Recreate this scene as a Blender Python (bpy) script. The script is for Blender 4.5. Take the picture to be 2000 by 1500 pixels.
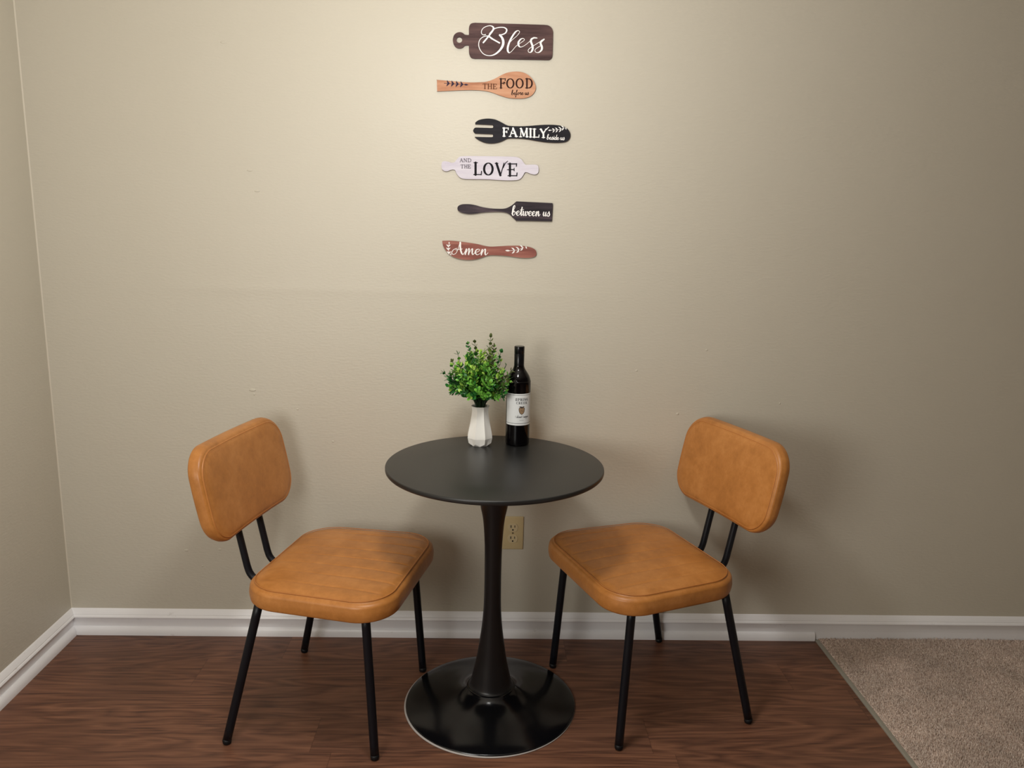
import bpy, bmesh, math, random
import numpy as np
from mathutils import Vector, Matrix, noise

for o in list(bpy.data.objects):
    bpy.data.objects.remove(o, do_unlink=True)
S = bpy.context.scene
COL = S.collection
PI = math.pi

# ------------------------------------------------------------------ camera
F_PX, PITCH, ROLL, YAW = 1554.95, 0.200452, 0.022521, 0.027551
CAM = Vector((0.01425, -2.48931, 1.38513))
def cam_axes():
    cy, sy = math.cos(YAW), math.sin(YAW)
    f = Vector((sy*math.cos(PITCH), cy*math.cos(PITCH), -math.sin(PITCH)))
    r = Vector((cy, -sy, 0)); u = r.cross(f)
    return (r*math.cos(ROLL)+u*math.sin(ROLL), -r*math.sin(ROLL)+u*math.cos(ROLL), f)
CR, CU, CF = cam_axes()
cd = bpy.data.cameras.new('camera'); cam = bpy.data.objects.new('camera', cd); COL.objects.link(cam)
cd.sensor_width = 36.0; cd.lens = F_PX/2000*36.0; cd.clip_start = .05
cam.matrix_world = Matrix(((CR.x, CU.x, -CF.x, CAM.x), (CR.y, CU.y, -CF.y, CAM.y), (CR.z, CU.z, -CF.z, CAM.z), (0, 0, 0, 1)))
S.camera = cam

# ------------------------------------------------------------------ world, lights, exposure
w = bpy.data.worlds.new('world'); S.world = w; w.use_nodes = True
w.node_tree.nodes['Background'].inputs[0].default_value = (.9, .95, 1, 1)
w.node_tree.nodes['Background'].inputs[1].default_value = 0.02
def point_light(name, loc, power, radius, color):
    l = bpy.data.lights.new(name, 'POINT'); l.energy = power; l.shadow_soft_size = radius; l.color = color
    o = bpy.data.objects.new(name, l); o.location = loc; COL.objects.link(o); return o
point_light('pendant_light', (-.10, -.98, 1.85), 25.0, .10, (1.0, .985, .955))       # dining lamp hanging over the table, above the frame
point_light('left_fill_light', (-.80, -2.2, 1.15), 47.0, .34, (1.0, .985, .95))      # soft fill added left of the camera to brighten the low and left areas
S.view_settings.view_transform = 'Standard'; S.view_settings.look = 'None'
S.view_settings.gamma = 1.0; S.view_settings.use_curve_mapping = False
S.view_settings.exposure = 0.0

# ------------------------------------------------------------------ helpers
def link(name, me, mats, parent=None, loc=None):
    o = bpy.data.objects.new(name, me); COL.objects.link(o)
    for m in (mats if isinstance(mats, (list, tuple)) else [mats]):
        me.materials.append(m)
    if parent: o.parent = parent
    if loc: o.location = loc
    return o
def pymesh(name, V, Fc, smooth=True, mi=None):
    me = bpy.data.meshes.new(name); me.from_pydata([tuple(v) for v in V], [], [tuple(f) for f in Fc])
    if mi is not None: me.polygons.foreach_set('material_index', mi)
    me.polygons.foreach_set('use_smooth', [smooth]*len(me.polygons)); me.update(); return me
def fix_normals(me):
    bm = bmesh.new(); bm.from_mesh(me); bmesh.ops.recalc_face_normals(bm, faces=bm.faces); bm.to_mesh(me); bm.free(); return me
def empty(name, loc=(0, 0, 0), rz=0):
    o = bpy.data.objects.new(name, None); COL.objects.link(o); o.location = loc; o.rotation_euler = (0, 0, rz); o.empty_display_size = .05
    return o
def tag(o, label, cat, group=None, kind=None):
    o['label'] = label; o['category'] = cat
    if group: o['group'] = group
    if kind: o['kind'] = kind
    return o
def struct(o):
    o['kind'] = 'structure'; return o
def box_bm(bm, x0, x1, y0, y1, z0, z1):
    v = [bm.verts.new(p) for p in ((x0,y0,z0),(x1,y0,z0),(x1,y1,z0),(x0,y1,z0),(x0,y0,z1),(x1,y0,z1),(x1,y1,z1),(x0,y1,z1))]
    for f in ((0,3,2,1),(4,5,6,7),(0,1,5,4),(1,2,6,5),(2,3,7,6),(3,0,4,7)): bm.faces.new([v[i] for i in f])
def box(name, b, mat, parent=None, bevel=0, seg=3):
    bm = bmesh.new(); box_bm(bm, *b)
    if bevel: bmesh.ops.bevel(bm, geom=bm.edges[:], offset=bevel, segments=seg, affect='EDGES', profile=.6)
    me = bpy.data.meshes.new(name); bm.to_mesh(me); bm.free()
    if bevel: me.polygons.foreach_set('use_smooth', [True]*len(me.polygons))
    return link(name, me, mat, parent)
def catmull(P, closed=False, n=8):
    P = [np.array(p, float) for p in P]; out = []; N = len(P)
    for i in range(N if closed else N-1):
        p1, p2 = P[i], P[(i+1) % N]
        p0 = P[i-1] if (closed or i > 0) else 2*p1-p2
        p3 = P[(i+2) % N] if (closed or i < N-2) else 2*p2-p1
        for k in range(n):
            t = k/n
            out.append(.5*((2*p1)+(-p0+p2)*t+(2*p0-5*p1+4*p2-p3)*t*t+(-p0+3*p1-3*p2+p3)*t**3))
    if not closed: out.append(P[-1])
    return out
def lathe(prof, n=96):
    """profile of (r, z) from bottom to top; r = 0 closes."""
    V = []; Fc = []; rings = []
    for r, z in prof:
        if r < 1e-6: rings.append([len(V)]); V.append((0, 0, z))
        else:
            rings.append(list(range(len(V), len(V)+n)))
            V += [(r*math.cos(2*PI*i/n), r*math.sin(2*PI*i/n), z) for i in range(n)]
    for a, b in zip(rings, rings[1:]):
        for i in range(n):
            j = (i+1) % n
            if len(a) == 1 and len(b) == 1: continue
            if len(a) == 1: Fc.append((a[0], b[j], b[i]))
            elif len(b) == 1: Fc.append((a[i], a[j], b[0]))
            else: Fc.append((a[i], a[j], b[j], b[i]))
    return V, Fc
def smooth_prof(p, n=6):
    return [(max(0, float(a)), float(b)) for a, b in catmull(p, False, n)]
def edge_split(o, ang=35):
    m = o.modifiers.new('split', 'EDGE_SPLIT'); m.split_angle = math.radians(ang)
def tube(path, r, n=14, cap=True, V=None, Fc=None):
    V = [] if V is None else V; Fc = [] if Fc is None else Fc
    P = [Vector(p) for p in path]; R = r if isinstance(r, (list, tuple)) else [r]*len(P)
    t0 = (P[1]-P[0]).normalized(); up = Vector((0, 0, 1)) if abs(t0.z) < .9 else Vector((1, 0, 0))
    nrm = t0.cross(up).normalized(); base = len(V)
    for i, p in enumerate(P):
        t = (P[min(i+1, len(P)-1)]-P[max(i-1, 0)]).normalized()
        nrm = (nrm-t*nrm.dot(t)).normalized(); b = t.cross(nrm)
        for k in range(n):
            a = 2*PI*k/n; V.append(tuple(p+(nrm*math.cos(a)+b*math.sin(a))*R[i]))
    for i in range(len(P)-1):
        for k in range(n):
            a = base+i*n; Fc.append((a+k, a+(k+1) % n, a+n+(k+1) % n, a+n+k))
    if cap:
        Fc.append(tuple(base+k for k in reversed(range(n)))); e = base+(len(P)-1)*n; Fc.append(tuple(e+k for k in range(n)))
    return V, Fc

# ------------------------------------------------------------------ materials
def srgb(r, g, b):
    f = lambda c: (c/255/12.92 if c/255 <= .04045 else ((c/255+.055)/1.055)**2.4)
    return (f(r), f(g), f(b), 1)
class Mat:
    def __init__(s, name, color=(.5, .5, .5, 1), rough=.5, spec=.5):
        s.m = bpy.data.materials.new(name); s.m.use_nodes = True; s.t = s.m.node_tree; s.b = s.t.nodes['Principled BSDF']
        s.b.inputs['Base Color'].default_value = color; s.b.inputs['Roughness'].default_value = rough
        s.b.inputs['Specular IOR Level'].default_value = spec
    def n(s, kind, **kw):
        x = s.t.nodes.new(kind)
        for k, v in kw.items():
            if k in x.inputs: x.inputs[k].default_value = v
            else: setattr(x, k, v)
        return x
    def l(s, a, b): s.t.links.new(a, b)
    def coord(s, scale=(1, 1, 1), which='Object', loc=(0, 0, 0)):
        c = s.n('ShaderNodeTexCoord'); m = s.n('ShaderNodeMapping'); m.inputs['Scale'].default_value = scale; m.inputs['Location'].default_value = loc
        s.l(c.outputs[which], m.inputs[0]); return m.outputs[0]
    def noise(s, scale, vec=None, detail=4, rough=.55, dist=0):
        x = s.n('ShaderNodeTexNoise'); x.inputs['Scale'].default_value = scale; x.inputs['Detail'].default_value = detail
        x.inputs['Roughness'].default_value = rough; x.inputs['Distortion'].default_value = dist
        s.l(vec if vec is not None else s.coord(), x.inputs['Vector']); return x.outputs['Fac']
    def ramp(s, fac, stops):
        r = s.n('ShaderNodeValToRGB'); e = r.color_ramp.elements
        while len(e) < len(stops): e.new(.5)
        for i, (p, c) in enumerate(stops): e[i].position = p; e[i].color = c
        s.l(fac, r.inputs[0]); return r.outputs[0]
    def mix(s, fac, a, b, mode='MIX'):
        x = s.n('ShaderNodeMix'); x.data_type = 'RGBA'; x.blend_type = mode
        for sock, val in ((x.inputs[0], fac), (x.inputs[6], a), (x.inputs[7], b)):
            if hasattr(val, 'links'): s.l(val, sock)
            else: sock.default_value = val
        return x.outputs[2]
    def math(s, op, a, b=0.0, c=0.0):
        x = s.n('ShaderNodeMath'); x.operation = op
        for i, v in enumerate((a, b, c)):
            if hasattr(v, 'links'): s.l(v, x.inputs[i])
            else: x.inputs[i].default_value = v
        return x.outputs[0]
    def color(s, c): s.l(c, s.b.inputs['Base Color'])
    def bump(s, h, strength=.2, dist=.001):
        x = s.n('ShaderNodeBump'); x.inputs['Strength'].default_value = strength; x.inputs['Distance'].default_value = dist
        s.l(h, x.inputs['Height'])
        prev = s.b.inputs['Normal'].links
        if prev: s.l(prev[0].from_socket, x.inputs['Normal'])
        s.l(x.outputs[0], s.b.inputs['Normal'])

def wall_mat(name, seam):
    m = Mat(name, rough=.46, spec=.36)
    c = m.coord()
    n1 = m.noise(1.3, c, 3); n2 = m.noise(7, c, 3)
    m.color(m.mix(m.math('MULTIPLY_ADD', n2, .3, m.math('MULTIPLY', n1, .5)), srgb(201, 194, 177), srgb(208, 202, 187)))
    rough = m.noise(1, m.coord((70, 70, 170)), 3, .5)
    m.bump(rough, .32, .0022)
    m.bump(m.noise(9, c, 2), .12, .006)
    if seam:                                              # taped drywall joint: a low swell across the wall
        sep = m.n('ShaderNodeSeparateXYZ'); m.l(m.coord(), sep.inputs[0])
        wob = m.math('MULTIPLY', m.noise(2.2, c, 2), .012)
        d = m.math('SUBTRACT', m.math('ADD', sep.outputs['Z'], wob), 1.172)
        prof = m.math('DIVIDE', 1.0, m.math('ADD', 1.0, m.math('MULTIPLY', m.math('MULTIPLY', d, d), 2600.0)))
        mr = m.n('ShaderNodeMapRange', interpolation_type='SMOOTHSTEP'); m.l(m.math('ABSOLUTE', m.math('ADD', sep.outputs['X'], .35)), mr.inputs[0])
        mr.inputs[1].default_value = .45; mr.inputs[2].default_value = .75; mr.inputs[3].default_value = 1; mr.inputs[4].default_value = 0
        prof = m.math('MULTIPLY', prof, mr.outputs[0])
        m.bump(prof, .8, .0016)
    return m.m
M = {}
M['wall'] = wall_mat('wall_paint', True)
M['wall_side'] = wall_mat('wall_paint_side', False)
M['ceiling'] = Mat('ceiling_paint', srgb(232, 228, 220), .8).m
def trim_mat():
    m = Mat('white_trim_paint', srgb(246, 245, 246), .35)
    m.bump(m.noise(60, m.coord((.4, .4, 1.5)), 3), .12, .002)
    n = m.noise(30, m.coord((.5, .5, 1.5)), 5, .7)
    m.color(m.ramp(n, [(.24, srgb(214, 210, 206)), (.36, srgb(246, 245, 246))])); return m.m
M['trim'] = trim_mat()
M['caulk'] = Mat('corner_caulk', srgb(214, 206, 188), .5).m
M['strip'] = Mat('grey_transition_strip', srgb(150, 146, 134), .45).m

def floor_mat():
    m = Mat('dark_wood_plank', rough=.42, spec=.4)
    sep = m.n('ShaderNodeSeparateXYZ'); m.l(m.coord(), sep.inputs[0])
    X, Y = sep.outputs['X'], sep.outputs['Y']
    PW, PL = .152, .915
    row = m.math('FLOOR', m.math('DIVIDE', m.math('ADD', Y, 5.018), PW))
    wn = m.n('ShaderNodeTexWhiteNoise'); wn.noise_dimensions = '1D'; m.l(row, wn.inputs['W'])
    xo = m.math('ADD', m.math('DIVIDE', X, PL), m.math('MULTIPLY', wn.outputs['Value'], 7.3))
    col = m.math('FLOOR', xo)
    wn2 = m.n('ShaderNodeTexWhiteNoise'); wn2.noise_dimensions = '2D'
    cmb = m.n('ShaderNodeCombineXYZ'); m.l(row, cmb.inputs[0]); m.l(col, cmb.inputs[1]); m.l(cmb.outputs[0], wn2.inputs['Vector'])
    tone = wn2.outputs['Value']
    # grain in plank space
    c3 = m.n('ShaderNodeCombineXYZ'); m.l(m.math('ADD', X, m.math('MULTIPLY', tone, 17)), c3.inputs[0]); m.l(Y, c3.inputs[1]); m.l(m.math('MULTIPLY', tone, 9), c3.inputs[2])
    def mp(sc):
        k = m.n('ShaderNodeMapping'); k.inputs['Scale'].default_value = sc; m.l(c3.outputs[0], k.inputs[0]); return k.outputs[0]
    big = m.noise(1, mp((1.1, 9, 1)), 3, .5, .6)
    rings = m.math('FRACT', m.math('MULTIPLY', big, 11.0))
    rings = m.math('ABSOLUTE', m.math('SUBTRACT', rings, .5))
    fine = m.noise(1, mp((7, 420, 1)), 5, .7)
    mid = m.noise(1, mp((2.4, 130, 1)), 5, .7, .3)
    g = m.math('ADD', m.math('MULTIPLY', rings, .40), m.math('MULTIPLY', fine, .62))
    g = m.math('ADD', g, m.math('MULTIPLY', mid, .55))
    cc = m.ramp(g, [(.48, srgb(74, 47, 37)), (.68, srgb(112, 75, 57)), (.84, srgb(134, 92, 70)), (.95, srgb(150, 108, 84))])
    cc = m.mix(1.0, cc, m.ramp(tone, [(0, (.86, .86, .88, 1)), (1, (1.06, 1.04, 1.02, 1))]), 'MULTIPLY')
    # joints
    fy = m.math('FRACT', m.math('DIVIDE', m.math('ADD', Y, 5.018), PW)); fx = m.math('FRACT', xo)
    jy = m.math('LESS_THAN', m.math('ABSOLUTE', m.math('SUBTRACT', fy, .5)), .494)
    jx = m.math('LESS_THAN', m.math('ABSOLUTE', m.math('SUBTRACT', fx, .5)), .4988)
    j = m.math('MULTIPLY', jx, jy)
    cc = m.mix(j, m.mix(1.0, cc, (.72, .7, .7, 1), 'MULTIPLY'), cc)
    m.color(cc)
    m.bump(j, .35, .0006); m.bump(fine, .18, .0006)
    m.l(m.math('MULTIPLY_ADD', fine, .2, .33), m.b.inputs['Roughness'])
    return m.m
M['floor'] = floor_mat()

def carpet_mat():
    m = Mat('carpet_fibre', rough=.95, spec=.1)
    c = m.coord()
    n1 = m.noise(3.2, c, 3); n2 = m.noise(150, c, 3, .65); n3 = m.noise(11, c, 3)
    a = m.ramp(n2, [(.3, srgb(164, 142, 130)), (.5, srgb(224, 204, 190)), (.68, srgb(252, 240, 230))])
    a = m.mix(1.0, a, m.ramp(m.math('MULTIPLY_ADD', n3, .45, m.math('MULTIPLY', n1, .55)), [(.4, (.80, .78, .76, 1)), (.58, (1.0, .97, .95, 1))]), 'MULTIPLY')
    m.color(a); m.bump(n2, .5, .004)
    return m.m
M['carpet'] = carpet_mat()

def leather_mat():
    m = Mat('tan_leather', rough=.4, spec=.45)
    c = m.coord()
    n1 = m.noise(9, c, 6, .65, .4); n2 = m.noise(45, c, 5, .7); n3 = m.noise(2.5, c, 2)
    v = m.math('ADD', m.math('MULTIPLY', n1, .55), m.math('MULTIPLY', n2, .35)); v = m.math('ADD', v, m.math('MULTIPLY', n3, .1))
    m.color(m.ramp(v, [(.36, srgb(166, 107, 50)), (.5, srgb(184, 121, 60)), (.64, srgb(199, 136, 74))]))
    m.l(m.math('MULTIPLY_ADD', n2, .18, .30), m.b.inputs['Roughness'])
    m.bump(m.noise(420, c, 3), .12, .0006); m.bump(n2, .10, .0012)
    return m.m
M['leather'] = leather_mat()
M['stitch'] = Mat('tan_stitching', srgb(186, 118, 56), .6).m
M['underside'] = Mat('black_underside_fabric', (.012, .012, .012, 1), .8).m
M['black_tube'] = Mat('black_powder_coat', (.004, .005, .008, 1), .42, .32).m
M['rubber'] = Mat('black_rubber', (.005, .005, .006, 1), .5, .3).m
def tabletop_mat():
    m = Mat('satin_black_tabletop', (.014, .014, .014, 1), .36, .5)
    m.bump(m.noise(300, m.coord(), 3), .05, .0004); return m.m
M['tabletop'] = tabletop_mat()
M['gloss_black'] = Mat('gloss_black_metal', (.004, .004, .005, 1), .16, .45).m
M['satin_black'] = Mat('satin_black_metal', (.008, .008, .009, 1), .34, .45).m
M['grey_ring'] = Mat('grey_floor_ring', srgb(178, 172, 168), .5).m
M['ceramic'] = Mat('white_ceramic', srgb(246, 244, 238), .32, .5).m
M['glass_dark'] = Mat('dark_wine_glass', (.0015, .001, .0015, 1), .06, .28).m
M['cap'] = Mat('black_screw_cap', (.004, .004, .005, 1), .22, .3).m
M['label'] = Mat('white_paper_label', srgb(226, 228, 228), .55).m
M['ink'] = Mat('dark_ink', srgb(42, 42, 46), .6).m
M['ink_grey'] = Mat('grey_ink', srgb(120, 120, 122), .6).m
M['crest_tan'] = Mat('tan_crest_ink', srgb(150, 122, 92), .6).m
M['crest_brown'] = Mat('brown_crest_ink', srgb(62, 50, 44), .6).m
M['almond'] = Mat('almond_plastic', srgb(205, 185, 140), .4).m
M['almond_face'] = Mat('almond_receptacle_plastic', srgb(208, 190, 150), .4).m
M['slot'] = Mat('outlet_slot', (.006, .004, .003, 1), .7).m
M['screw'] = Mat('dull_screw', srgb(120, 105, 80), .4).m
M['white_print'] = Mat('white_print', srgb(246, 243, 240), .5).m
M['black_print'] = Mat('black_print', srgb(18, 14, 20), .7, .2).m
M['brown_print'] = Mat('brown_print', srgb(50, 24, 16), .7, .2).m
M['umber_print'] = Mat('umber_print', srgb(104, 64, 42), .7, .2).m
M['navy_print'] = Mat('navy_print', srgb(48, 38, 60), .7, .2).m
M['grey_print'] = Mat('grey_print', srgb(74, 68, 74), .7, .2).m
def board_mat(name, dark, mid, light, sc=(5, 1, 60), seed=0):
    m = Mat(name, rough=.6, spec=.2)
    n1 = m.noise(1, m.coord(sc, loc=(seed, 0, seed*3)), 5, .62, .5); n2 = m.noise(1, m.coord((2.5, 1, 14), loc=(seed, 0, seed)), 3, .5, .8)
    v = m.math('ADD', m.math('MULTIPLY', n1, .6), m.math('MULTIPLY', n2, .4))
    m.color(m.ramp(v, [(.36, dark), (.5, mid), (.64, light)])); return m.m
M['walnut'] = board_mat('walnut_print_board', srgb(52, 35, 34), srgb(82, 60, 59), srgb(106, 80, 76), seed=3)
M['honey'] = board_mat('honey_wood_board', srgb(164, 110, 82), srgb(192, 138, 106), srgb(210, 162, 130), (5, 1, 40), 5)
M['charcoal'] = board_mat('charcoal_board', srgb(20, 19, 24), srgb(29, 27, 33), srgb(40, 37, 44), seed=8)
M['whitewash'] = board_mat('whitewashed_board', srgb(192, 184, 200), srgb(212, 206, 216), srgb(226, 222, 230), seed=11)
M['ebony'] = board_mat('ebony_streaked_board', srgb(34, 29, 34), srgb(56, 48, 54), srgb(92, 78, 84), seed=14)
M['rosewood'] = board_mat('rosewood_board', srgb(118, 68, 60), srgb(148, 92, 82), srgb(176, 120, 106), seed=17)
M['edge_dark'] = Mat('dark_board_edge', srgb(52, 40, 34), .7).m
M['edge_brown'] = Mat('brown_board_edge', srgb(104, 76, 50), .7).m
def leaf_mat(name, a, b):
    m = Mat(name, rough=.36, spec=.5)
    m.color(m.mix(m.noise(60, m.coord(), 2), a, b))
    m.b.inputs['Transmission Weight'].default_value = 0
    m.b.inputs['Subsurface Weight'].default_value = 0
    return m.m
M['leaf_dark'] = leaf_mat('dark_green_leaf', srgb(26, 86, 40), srgb(58, 128, 54))
M['leaf_mid'] = leaf_mat('mid_green_leaf', srgb(80, 150, 48), srgb(132, 196, 78))
M['leaf_lime'] = leaf_mat('lime_green_leaf', srgb(146, 194, 64), srgb(192, 226, 108))
M['leaf_olive'] = leaf_mat('olive_leaf', srgb(70, 84, 44), srgb(98, 108, 58))
M['stem'] = Mat('dark_green_stem', srgb(22, 44, 20), .5).m

# ------------------------------------------------------------------ the room
WL, WR, YB, HC, XC = -1.3717, 6.0, -9.0, 2.44, 1.143     # left wall, right wall, rear wall, ceiling height, carpet edge
struct(box('floor', (WL-.1, XC+.002, YB, .1, -.05, 0), M['floor']))
struct(box('ceiling', (WL-.1, WR+.1, YB-.1, .1, HC, HC+.05), M['ceiling']))
# back wall with a few paint dimples and nail pops
def dab(bm, x, z, rx, rz, h):
    r = bmesh.ops.create_uvsphere(bm, u_segments=14, v_segments=8, radius=1.0)
    bmesh.ops.scale(bm, vec=(rx, h, rz), verts=r['verts']); bmesh.ops.translate(bm, vec=(x, 0, z), verts=r['verts'])
    for v in r['verts']:
        for f in v.link_faces: f.smooth = True
bm = bmesh.new(); box_bm(bm, WL-.1, WR+.1, 0, .1, -.05, HC)
for x, z, rx, rz, h in ((-.74, .845, .011, .005, .0014), (-.735, .847-.016, .003, .003, .002), (-.742, .752, .006, .0025, .0016), (-.60, .785, .003, .003, .0015), (-.49, .68, .004, .003, .0016),
                        (-.98, .30, .007, .004, .0013), (-.87, .305, .006, .003, .0015), (-.93, .245, .003, .003, .0015), (.62, .79, .005, .004, .0012), (.95, .83, .003, .003, .0014),
                        (.70, 1.0, .004, .003, .0012), (-.72, 1.52, .008, .003, .0012), (-.70, 1.46, .008, .003, .0012), (-.78, 1.88, .009, .004, .001), (.48, .93, .004, .003, .0012)):
    dab(bm, x, z, rx, rz, h)
me = bpy.data.meshes.new('wall_back'); bm.to_mesh(me); bm.free(); struct(link('wall_back', me, M['wall']))
struct(box('wall_left', (WL-.1, WL, YB, 0, -.05, HC), M['wall_side']))
struct(box('wall_right', (WR, WR+.1, YB, 0, -.05, HC), M['wall_side']))
struct(box('wall_rear', (WL-.1, WR+.1, YB-.1, YB, -.05, HC), M['wall_side']))
def extrude_prof(name, prof, axis, a, b, mat):
    """profile of (out, up); axis 'x': runs along x on the back wall, out = -y; axis 'y': runs along y on the left wall, out = +x (mitred at the corner)."""
    V = []; n = len(prof)
    for e, t in ((0, a), (1, b)):
        for o, z in prof:
            if axis == 'x': V.append((t+(o if e == 0 and a == WL else 0), -o, z))
            else: V.append((WL+o, (t if e == 0 else t-o), z))
    Fc = [(i, (i+1) % n, n+(i+1) % n, n+i) for i in range(n)]+[tuple(range(n))[::-1], tuple(range(n, 2*n))]
    me = fix_normals(pymesh(name, V, Fc, False)); o = link(name, me, mat); return struct(o)
bb = [(0, 0), (.0035, 0), (.0035, .030), (.0062, .058), (.0110, .0605), (.0158, .0630), (.0168, .0660), (.0150, .0700), (.0122, .0730), (.0122, .0750), (.0085, .0815), (.0045, .0875), (.0010, .0915), (0, .0915)]
extrude_prof('baseboard_back', bb, 'x', WL, WR, M['trim'])
extrude_prof('baseboard_left', bb, 'y', YB, 0, M['trim'])
shoe = [(.0036, 0), (.0146, 0), (.0146, .003)]+[(.0040+.0106*math.cos(t), .004+.024*math.sin(t)) for t in np.linspace(.15, PI/2, 8)]+[(.0036, .028)]
extrude_prof('trim_1', shoe, 'x', WL, XC-.002, M['trim'])
shoe_l = [(.0036+(o-.0036)*1.3, z) for o, z in shoe]
extrude_prof('trim_2', shoe_l, 'y', YB, 0, M['trim'])
# caulk bead in the corner, strip between wood and carpet
extrude_corner = [(WL, 0), (WL+.003, 0), (WL+.0017, -.0007), (WL+.0007, -.0017), (WL, -.003)]
V = [(x, y, z) for z in (.0915, HC) for x, y in extrude_corner]; n = 5
struct(link('trim_3', fix_normals(pymesh('trim_3', V, [(i, (i+1) % n, n+(i+1) % n, n+i) for i in range(n)]+[tuple(range(n)), tuple(range(n, 2*n))], False)), M['caulk']))
struct(box('trim_4', (XC-.001, XC+.014, YB, -.0135, -.02, .006), M['strip'], bevel=.003))

def carpet():
    rng = np.random.default_rng(4)
    x0 = XC+.012; V = []; Fc = []
    V += [(x0, YB, -.02), (WR, YB, -.02), (WR, -.0078, -.02), (x0, -.0078, -.02), (x0, YB, .006), (WR, YB, .006), (WR, -.0078, .006), (x0, -.0078, .006)]
    Fc += [(0, 3, 2, 1), (4, 5, 6, 7), (0, 1, 5, 4), (1, 2, 6, 5), (2, 3, 7, 6), (3, 0, 4, 7)]
    sp = .0038
    gx = np.arange(x0+.003, 2.5, sp); gy = np.arange(-1.25, -.010, sp)
    X, Y = np.meshgrid(gx, gy); X = X.ravel()+rng.uniform(-.0016, .0016, X.size); Y = Y.ravel()+rng.uniform(-.0016, .0016, Y.size)
    N = X.size
    lean = rng.normal(0, .0022, (N, 2)); h = .0125+rng.normal(0, .0016, N)
    h += .0022*np.sin(X*9+2*np.sin(Y*7))*np.sin(Y*11+1.5)
    h = np.where(X < x0+.01, h*.85, h)
    a0 = rng.uniform(0, 2*PI, N); rad = .0019+rng.uniform(0, .0007, N)
    P = np.zeros((N, 4, 3))
    for k in range(3):
        a = a0+2*PI*k/3
        P[:, k, 0] = X+rad*np.cos(a); P[:, k, 1] = np.minimum(Y+rad*np.sin(a), -.0078); P[:, k, 2] = .0055
    P[:, 3, 0] = X+lean[:, 0]; P[:, 3, 1] = np.minimum(Y+lean[:, 1], -.0082); P[:, 3, 2] = h
    # widen the tuft near its top for a fuller pile
    allV = np.concatenate([np.array(V), P.reshape(-1, 3)])
    idx = 8+4*np.arange(N)
    T = np.stack([np.stack([idx, idx+1, idx+3], 1), np.stack([idx+1, idx+2, idx+3], 1), np.stack([idx+2, idx, idx+3], 1)], 1).reshape(-1, 3)
    me = bpy.data.meshes.new('carpet'); nv = len(allV)
    me.vertices.add(nv); me.vertices.foreach_set('co', allV.ravel())
    loops = np.concatenate([np.array(Fc).ravel(), T.ravel()]); me.loops.add(len(loops)); me.loops.foreach_set('vertex_index', loops.astype(np.int32))
    st = np.concatenate([np.arange(6)*4, 24+np.arange(len(T))*3]); me.polygons.add(len(st)); me.polygons.foreach_set('loop_start', st.astype(np.int32))
    me.update(calc_edges=True); me.validate()
    o = link('carpet', me, M['carpet'])
    return tag(o, 'greyish beige cut-pile carpet to the right of the wood floor', 'carpet', kind='stuff')
carpet()

# ------------------------------------------------------------------ wall signs
def wall_at(px, py, y):
    d = CR*((px-1000)/F_PX)-CU*((py-750)/F_PX)+CF
    t = (y-CAM.y)/d.y
    p = CAM+d*t
    return (p.x, p.z)
THK = .0065
class Sign:
    def __init__(s, name, crop, label, cat='wall sign'):
        s.ox, s.oy, s.s = crop
        s.root = empty(name); tag(s.root, label, cat, 'kitchen utensil signs on the wall'); s.o = None
    def W(s, u, v, y=-THK):
        x, z = wall_at(s.ox+u/s.s, s.oy+v/s.s, y); return x, z
    def place(s, pts):
        P = [s.W(*p) for p in pts]
        s.o = (sum(p[0] for p in P)/len(P), 0, sum(p[1] for p in P)/len(P)); s.root.location = s.o
    def board(s, outline, mat, edge, hole=None, name='board', smooth_n=6):
        s.place(outline)
        cu = bpy.data.curves.new('tmp', 'CURVE'); cu.dimensions = '2D'; cu.fill_mode = 'BOTH'
        loops = [catmull(outline, True, smooth_n)]
        if hole:
            hx, hy, hr = hole; loops.append([(hx+hr*math.cos(a), hy+hr*math.sin(a)) for a in np.linspace(0, 2*PI, 32, endpoint=False)])
        for L in loops:
            sp = cu.splines.new('POLY'); sp.points.add(len(L)-1); sp.use_cyclic_u = True
            for i, p in enumerate(L):
                x, z = s.W(p[0], p[1]); sp.points[i].co = (x-s.o[0], z-s.o[2], 0, 1)
        cu.extrude = THK/2
        t = bpy.data.objects.new('tmp', cu); COL.objects.link(t)
        me = bpy.data.meshes.new_from_object(t.evaluated_get(bpy.context.evaluated_depsgraph_get()))
        bpy.data.objects.remove(t, do_unlink=True)
        me.materials.clear()
        me.transform(Matrix(((1, 0, 0, 0), (0, 0, -1, -THK/2), (0, 1, 0, 0), (0, 0, 0, 1))))
        o = link(name, me, [mat, edge], s.root); me.name = name
        for p in me.polygons:
            p.material_index = 0 if p.normal.y < -.6 else 1; p.use_smooth = False
        return o
    def ink(s, strokes, mat, name='lettering', lift=.0004):
        """strokes: (points, width) in crop pixels, width a number or one per point"""
        V = []; Fc = []
        V3 = []
        for k, (pts, wd) in enumerate(strokes):
            b = len(V); ribbon(pts, wd, V, Fc); y = -THK-lift-.00002*k
            for j, (u, v) in enumerate(V[b:]):                     # a stroke climbs a hair along its length where it crosses itself
                x, z = s.W(u, v, y); V3.append((x-s.o[0], y-min(j, 2*len(pts))*.0000012, z-s.o[2]))
        return link(name, facing(pymesh(name, V3, Fc, False)), mat, s.root)
def facing(me):
    bm = bmesh.new(); bm.from_mesh(me); bm.normal_update()
    for f in bm.faces:
        if f.normal.y > 0: f.normal_flip()
    bm.to_mesh(me); bm.free(); return me
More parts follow.
